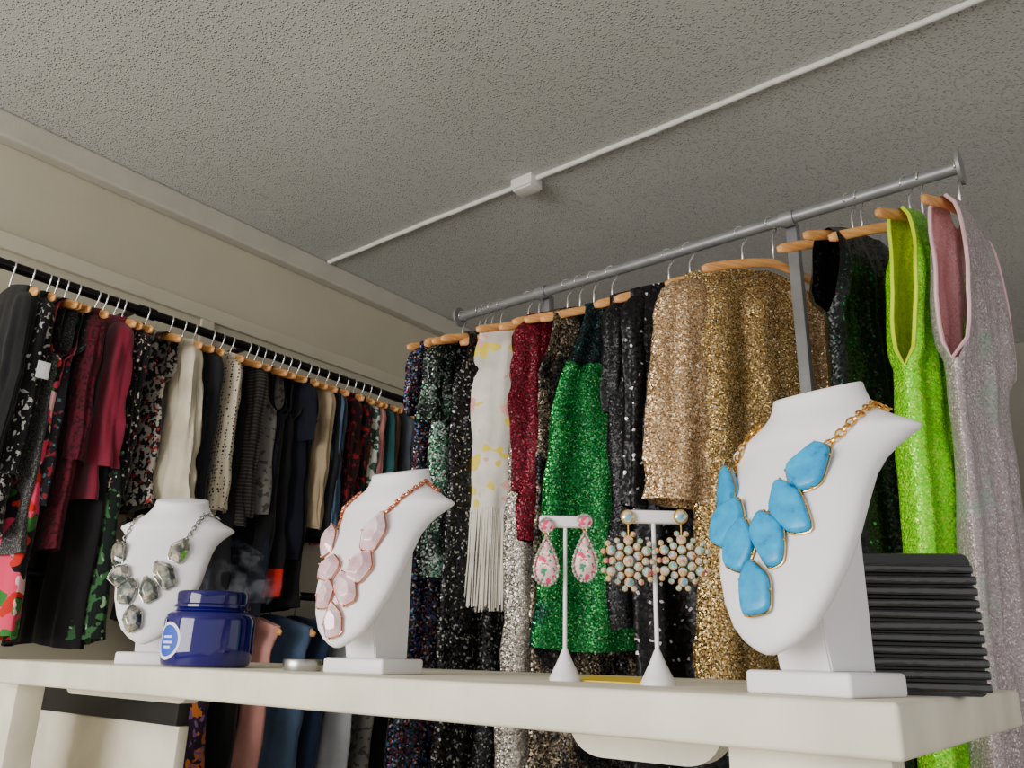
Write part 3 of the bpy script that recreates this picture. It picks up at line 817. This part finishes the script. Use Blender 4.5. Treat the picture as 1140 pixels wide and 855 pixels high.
SL = dict(L=.5); SHORT = dict(L=.2, r0=.056, r1=.058, ty=.42)
LEFT = [ # near-edge px, hem py, material, name, label, short, extra
 (4, 596, 'black', 'blouse', 'plain black long-sleeved blouse at the near end of the black rail', 'plain black blouse', dict(sleeve=SL)),
 (29, 600, 'bwfloral', 'blouse', 'black blouse with white floral print beside the charcoal tweed dress', 'black and white floral blouse', dict(sleeve=SL)),
 (50, 622, 'tweed', 'dress', 'charcoal tweed shift dress with a white price tag', 'charcoal tweed dress', dict(arm=.22, strap=.9)),
 (60, 712, 'hotfloral', 'dress', 'long black dress with large pink and red flowers and green leaves', 'pink flowered long dress', dict(arm=.22, strap=.9)),
 (73, 570, 'multi', 'blouse', 'dark print blouse flecked red and teal beside the tweed dress', 'red flecked dark blouse', dict(arm=.2, strap=.9)),
 (88, 612, 'maroon', 'dress', 'dark red lace dress beside the crimson velvet top', 'dark red lace dress', dict(sleeve=dict(L=.42, r0=.05))),
 (112, 560, 'velvet', 'blouse', 'crimson velvet top with full sleeves', 'crimson velvet top', dict(sleeve=dict(L=.42, r0=.058, r1=.066))),
 (122, 720, 'black', 'dress', 'long plain black dress between the flowered and leaf print dresses', 'long plain black dress', dict(arm=.2, strap=.8)),
 (136, 545, 'bwfloral2', 'blouse', 'black blouse with cream floral print next to the crimson velvet top', 'cream floral black blouse', dict(sleeve=SL)),
 (146, 716, 'tropic', 'dress', 'long dark green dress with tropical leaf print', 'green tropical dress', dict(arm=.2, strap=.85, wb=.26)),
 (175, 565, 'dotsred', 'blouse', 'white blouse with black and red print beside the cream jacket', 'red and white print blouse', dict(arm=.2, strap=.9)),
 (205, 562, 'cream', 'jacket', 'cream textured jacket with long sleeves', 'cream textured jacket', dict(sleeve=dict(L=.52, r0=.066, r1=.085, ty=.45, out=.05), wb=.27)),
 (221, 690, 'charcoal', 'dress', 'long charcoal dress tucked behind the cream jacket', 'long charcoal dress', dict(arm=.2, strap=.8, narrow=1)),
 (234, 565, 'charcoal', 'jacket', 'charcoal jacket between the cream jacket and dotted blouse', 'charcoal jacket', dict(sleeve=dict(L=.5, r0=.058, r1=.05))),
 (256, 574, 'creamdot', 'blouse', 'cream blouse with small black dots', 'dotted cream blouse', dict(sleeve=dict(L=.5, r0=.058, r1=.066))),
 (267, 700, 'black', 'dress', 'long black dress hanging below the dotted blouse', 'long black dress beside the dots', dict(arm=.2, strap=.8, narrow=1)),
 (279, 590, 'stripe', 'blouse', 'black blouse with faint thin stripes beside the dotted blouse', 'thin striped black blouse', dict(sleeve=SL)),
 (299, 575, 'grey', 'blouse', 'mottled grey blouse between two black tops', 'mottled grey blouse', dict(arm=.2, strap=.9)),
 (308, 690, 'navy', 'dress', 'long navy dress tucked behind the mottled grey blouse', 'long navy dress', dict(arm=.2, strap=.8, narrow=1)),
 (318, 642, 'black', 'dress', 'long black sleeveless dress beside the one with a red hem', 'long black dress', dict(arm=.2, strap=.9)),
 (329, 664, 'redhem', 'dress', 'long black dress with a bright red hem band', 'black dress with red hem', dict(arm=.2, strap=.7, narrow=1)),
 (339, 622, 'navy', 'dress', 'navy short-sleeved dress beside the beige blouse', 'navy dress', dict(sleeve=SHORT)),
 (348, 680, 'black', 'dress', 'long black dress between the navy dress and beige blouse', 'long black dress by the beige blouse', dict(arm=.2, strap=.8)),
 (358, 590, 'beige', 'blouse', 'beige long-sleeved blouse standing out among dark clothes', 'beige blouse', dict(sleeve=SL)),
 (371, 600, 'charcoal', 'blouse', 'charcoal blouse just after the beige blouse', 'charcoal blouse', dict(sleeve=SL)),
 (381, 600, 'denim', 'shirt', 'mid blue denim shirt on the upper black rail', 'blue denim shirt', dict(sleeve=SL)),
 (392, 600, 'darkred', 'blouse', 'black blouse with dark red blotches on the upper rail', 'dark red blotched blouse', dict(sleeve=SL)),
 (404, 596, 'redblack', 'blouse', 'red and black print blouse near the far rail end', 'red and black print blouse', dict(sleeve=SL)),
 (415, 592, 'greenw', 'blouse', 'green and white print blouse near the far rail end', 'green and white print blouse', dict(sleeve=SL)),
 (424, 590, 'rosepink', 'blouse', 'dusty pink blouse near the far rail end', 'dusty pink blouse', dict(sleeve=SL)),
 (433, 590, 'teal', 'blouse', 'plain teal blouse near the far rail end', 'teal blouse', dict(sleeve=SL)),
 (442, 590, 'brown', 'blouse', 'brown blouse near the far rail end', 'brown blouse', dict(sleeve=SL)),
 (452, 590, 'greyblue', 'blouse', 'grey-blue blouse, last one seen on the upper black rail', 'grey-blue blouse', dict(sleeve=SL)),
]
NEAR = XL_+.19
rg = random.Random(4)
for i, (px, hem, mat, nm, lab, short, ex) in enumerate(LEFT):
    ex = dict(ex); nar = ex.pop('narrow', 0); wb = ex.pop('wb', .21)
    y = at_x(px, 470, NEAR).y
    zh = at_x(px, hem, NEAR).z
    if mat == 'redhem': F['redhem'] = fabric('black_red_hem', C(22, 20, 24), below=(at_x(px, 636, NEAR).z-ZL, C(190, 34, 28)))
    d = radians(rg.uniform(-7, 7))
    wide = 190 < px < 345 and not nar
    g = garment(nm, nm, lab, short, (XL_, y, ZL), d, F[mat], 'garments on the upper black rail', hgroup='hangers on the upper black rail', hw=.182, L=ZL-zh, wb=wb, th=.034 if wide or mat in ('hotfloral', 'tropic') else .02, fold=.014 if wide else .008, **ex)
    if mat == 'tweed':
        p = at_x(48, 412, XL_+.222); lp = Matrix.Rotation(-d, 4, 'Z') @ (p-V((XL_, y, ZL)))
        bm = bmesh.new(); box(bm, lp, (.003, .034, .05), .001); mk('price_tag', bm, W['tagwhite'], g[0])
# lower tier
LOW = [
 (222, 'purpfloral', 0, 'dress', 'dark dress with orange and purple flowers seen under the counter', 'orange flowered dress'),
 (255, 'black', 1, 'trousers', 'black trousers on the lower tier next to the blush pink pair', 'black trousers'),
 (292, 'blush', 1, 'trousers', 'blush pink trousers on the lower tier', 'blush pink trousers'),
 (324, 'denim', 1, 'jeans', 'mid blue jeans beside the blush pink trousers', 'mid blue jeans'),
 (352, 'denimd', 1, 'jeans', 'dark indigo jeans between mid blue and pale pairs', 'dark indigo jeans'),
 (382, 'denimw', 1, 'jeans', 'pale grey-white jeans on the lower tier', 'pale jeans'),
 (408, 'grey', 1, 'trousers', 'mottled grey trousers next to the pale jeans', 'mottled grey trousers'),
 (434, 'black', 1, 'jeans', 'black jeans next to the mottled grey trousers', 'black jeans'),
 (458, 'denim', 1, 'jeans', 'mid blue jeans next to the black jeans', 'jeans after the black pair'),
 (482, 'denimd', 1, 'jeans', 'dark denim jeans near the far end of lower tier', 'far dark denim jeans'),
 (504, 'denim', 1, 'jeans', 'mid blue jeans near the far end of lower tier', 'far mid blue jeans'),
 (524, 'denimd', 1, 'jeans', 'dark denim jeans, last pair seen on the lower tier', 'last dark jeans'),
]
for px, mat, pants, nm, lab, short in LOW:
    y = at_x(px, 780, NEAR-.02).y
    kw = dict(hw=.205, L=.95, wb=.17, th=.04, pants=True, fold=.014) if pants else dict(hw=.182, L=.8, wb=.21, th=.03, arm=.2, strap=.9)
    garment(nm, nm, lab, short, (XL_, y, ZL2), radians(rg.uniform(-6, 6)), F[mat], 'garments on the lower black rail', hgroup='hangers on the lower black rail', **kw)
# crumpled clear plastic bag lying over the lower rail
yb_ = at_x(245, 640, XL_+.05).y
t = thing('plastic_bag', 'crumpled clear plastic bag draped over the lower black rail', 'plastic bag', (XL_+.03, yb_, ZL2+.016))
bm = bmesh.new()
rows = []
for i in range(13):
    q = i/12; rows.append([])
    for k in range(36):
        a = 2*pi*k/36; r = .15*cos(q*pi/2*.98)
        w_ = 1+.35*noise.noise(V((cos(a)*2, sin(a)*2, q*4)))
        rows[-1].append((r*1.7*cos(a)*w_, r*1.1*sin(a)*w_, -.04+.17*sin(q*pi/2)*(1+.3*noise.noise(V((cos(a)*3, sin(a)*3, q*3+5)))) if i else -.07))
loft(bm, rows, False, True); mk('bag_film', bm, W['clear'], t, 30)
bm = bmesh.new(); tube(bm, [(.02*cos(a), .02*sin(a), .115+.006*sin(3*a)) for a in [2*pi*k/16 for k in range(16)]], .006, 6, True); mk('bag_knot', bm, W['clear'], t)

# right rack ---------------------------------------------------------
HD[0] = -.122
HM[:] = hanger_meshes()
ZR = EYE.z + 1.155
pr = at_z(1065, 178, ZR); pl = at_z(520, 357, ZR)
YR = (pr.y+pl.y)/2; XRr = pr.x; XRl = pl.x
rk2 = thing('clothes_rack', 'grey pipe clothes rack full of sequin dresses', 'clothes rack', ((XRr+XRl)/2, YR, 0))
rpart('rail', lambda bm: tube(bm, [(XRl, YR, ZR), (XRr, YR, ZR)], .0165, 18), W['greypipe'], rk2)
for x, s in ((XRr, 1), (XRl, -1)):
    rpart('end_flange', lambda bm: tube(bm, [(x-.004, YR, ZR), (x+.004, YR, ZR)], .045 if s > 0 else .035, 28), W['greypipe'], rk2)
for px, py in ((884, 260), (612, 345)):
    x = at_y(px, py, YR+.045).x
    rpart('upright', lambda bm: box(bm, (x, YR+.035, ZR/2), (.03, .03, ZR), .003), W['greypipe'], rk2)
    rpart('rail_clamp', lambda bm: tube(bm, [(x-.018, YR, ZR), (x+.018, YR, ZR)], .0215, 16), W['greypipe'], rk2)
    rpart('foot', lambda bm: box(bm, (x, YR+.02, .012), (.05, .5, .024), .004), W['greypipe'], rk2)

RIGHT = [ # near-edge px, hem py, delta deg, material, name, label, short, extra
 (460, 900, -8, 's_multi', 'dress', 'black sequin dress speckled red, blue and silver at the far rail end', 'multicolour speckled sequin dress', dict(sleeve=SHORT, th=.03)),
 (480, 640, -18, 's_silvergreen', 'blouse', 'silver and green sequin top with a short sleeve', 'silver and green sequin top', dict(sleeve=dict(L=.24, r0=.06, r1=.064, ty=.45), th=.035)),
 (499, 900, -16, 's_blacksilver', 'dress', 'black dress with scattered silver sequins beside the white embroidered one', 'black and silver sequin dress', dict(arm=.2, strap=.8, th=.028)),
 (520, 566, -46, 'embro', 'dress', 'white embroidered dress with yellow motifs and a long fringe', 'white fringed dress', dict(arm=.16, strap=.9, th=.03, gap=.01, fold=.02, freq=5)),
 (566, 900, -34, 's_silver', 'dress', 'long silver sequin dress reaching below the counter', 'long silver sequin dress', dict(arm=.22, strap=.8, th=.022)),
 (582, 604, -30, 's_red', 'blouse', 'dark red sequin top with long sleeves', 'dark red sequin top', dict(sleeve=dict(L=.50, r0=.06, r1=.06), th=.022)),
 (596, 900, -34, 's_bronzeblack', 'dress', 'long bronze and black patterned sequin dress', 'bronze and black sequin dress', dict(arm=.22, strap=.8, th=.02)),
 (614, 722, -42, 's_green', 'dress', 'iridescent mermaid green sequin dress with a dark top', 'mermaid green sequin dress', dict(arm=.42, strap=.5, th=.024, wb=.24, gap=.01, fold=.012, freq=3)),
 (678, 700, -44, 's_black', 'dress', 'black sequin dress with long sleeves beside the green dress', 'long-sleeved black sequin dress', dict(sleeve=dict(L=.30, r0=.040, r1=.036), th=.018)),
 (702, 900, -44, 's_blackbits', 'dress', 'black long-sleeved dress dotted with bright sequins before the gold dress', 'black dress with bright sequins', dict(sleeve=dict(L=.58, r0=.048, r1=.046), th=.02)),
 (764, 768, -42, 's_champagne', 'dress', 'wide pale gold sequin dress with a loose draped sleeve', 'wide gold sequin dress', dict(sleeve=dict(L=.58, r0=.08, r1=.105, out=.03, ty=.5, hw=.19, mat=F['s_rosegold']), hw=.172, th=.045, wb=.19, neck=.34, fold=.007, freq=2)),
 (934, 900, -18, 's_blackgreen', 'dress', 'black sequin dress with green shimmer beside the neon one', 'black and green sequin dress', dict(arm=.24, strap=.85, th=.045)),
 (1014, 1000, -10, 's_neon', 'dress', 'neon green sequin tank dress with yellow armhole binding', 'neon green sequin dress', dict(arm=.44, strap=.74, gap=.02, th=.046, trimmat=F['neontrim'], lean=.05)),
 (1070, 1000, -6, 's_opal', 'dress', 'pinkish grey iridescent sequin dress with scalloped edge and pink armhole binding', 'iridescent grey sequin dress', dict(arm=.44, strap=.74, gap=.026, th=.03, trimmat=F['pinktrim'], lean=.055, scallop=True, wb=.18)),
]
for px, hem, dl, mat, nm, lab, short, ex in RIGHT:
    ex = dict(ex); wb = ex.pop('wb', .205); fo = ex.pop('fold', .012); hw = ex.pop('hw', .18)
    dr = radians(dl); nd_ = V((sin(dr), -cos(dr), 0))
    yn = YR + nd_.y*.19
    p = at_y(px, 480, yn)
    zh = at_y(px, hem, yn).z
    hk_ = V((p.x - nd_.x*.19 + ex.get('lean', 0)*.5, YR, ZR))
    g = garment(nm, nm, lab, short, hk_, pi/2+dr, F[mat], 'garments on the grey rail', hgroup='hangers on the grey rail', hw=hw, L=ZR-zh, wb=wb, fold=fo, **ex)
    if mat == 'embro':
        zf = at_y(px, 676, yn).z - ZR
        bm = bmesh.new(); rf = random.Random(3)
        for ln in (g[1], g[2]):
            for a, b in zip(ln, ln[1:]):
                for f in (0, .33, .66):
                    q = a.lerp(b, f); e = V((q.x*1.04+rf.uniform(-.004, .004), q.y*1.1+rf.uniform(-.004, .004), zf+rf.uniform(-.012, .012)))
                    tube(bm, [q+V((0, 0, .006)), q.lerp(e, .5)+V((rf.uniform(-.003, .003), rf.uniform(-.003, .003), 0)), e], .0032, 5)
        mk('fringe', bm, F['fringe'], g[0])
for px, dl, lab in ((534, -6, 'bare wooden hanger nearest the far flange of the grey rail'), (548, -16, 'bare wooden hanger, second from the far flange of the grey rail'), (600, -20, 'bare wooden hanger just before the first grey upright'), (858, -30, 'bare wooden hanger just left of the tall grey upright'), (945, -34, 'bare wooden hanger above the black and green dress'), (1008, -40, 'bare wooden hanger above the neon green dress')):
    x = at_y(px, 357-(px-520)*.328, YR).x
    hanger((x, YR, ZR), pi/2+radians(dl), lab, 'hangers on the grey rail')

# ------------------------------------------------------------------ light
w = bpy.data.worlds.new('world'); SC.world = w; w.use_nodes = True
bg = w.node_tree.nodes['Background']; bg.inputs['Color'].default_value = (1, .99, .98, 1); bg.inputs['Strength'].default_value = .95
def area(name, loc, tgt, sx, sy, e, col=(1, .98, .95)):
    l = bpy.data.lights.new(name, 'AREA'); l.shape = 'RECTANGLE'; l.size = sx; l.size_y = sy; l.energy = e; l.color = col
    o = bpy.data.objects.new(name, l); COL.objects.link(o); o.location = loc
    o.rotation_euler = (V(tgt)-V(loc)).to_track_quat('-Z', 'Y').to_euler()
area('shop_window_light', (-1.5, -2.7, 1.6), (-.7, 1.6, 1.5), 2.4, 2.0, 180)
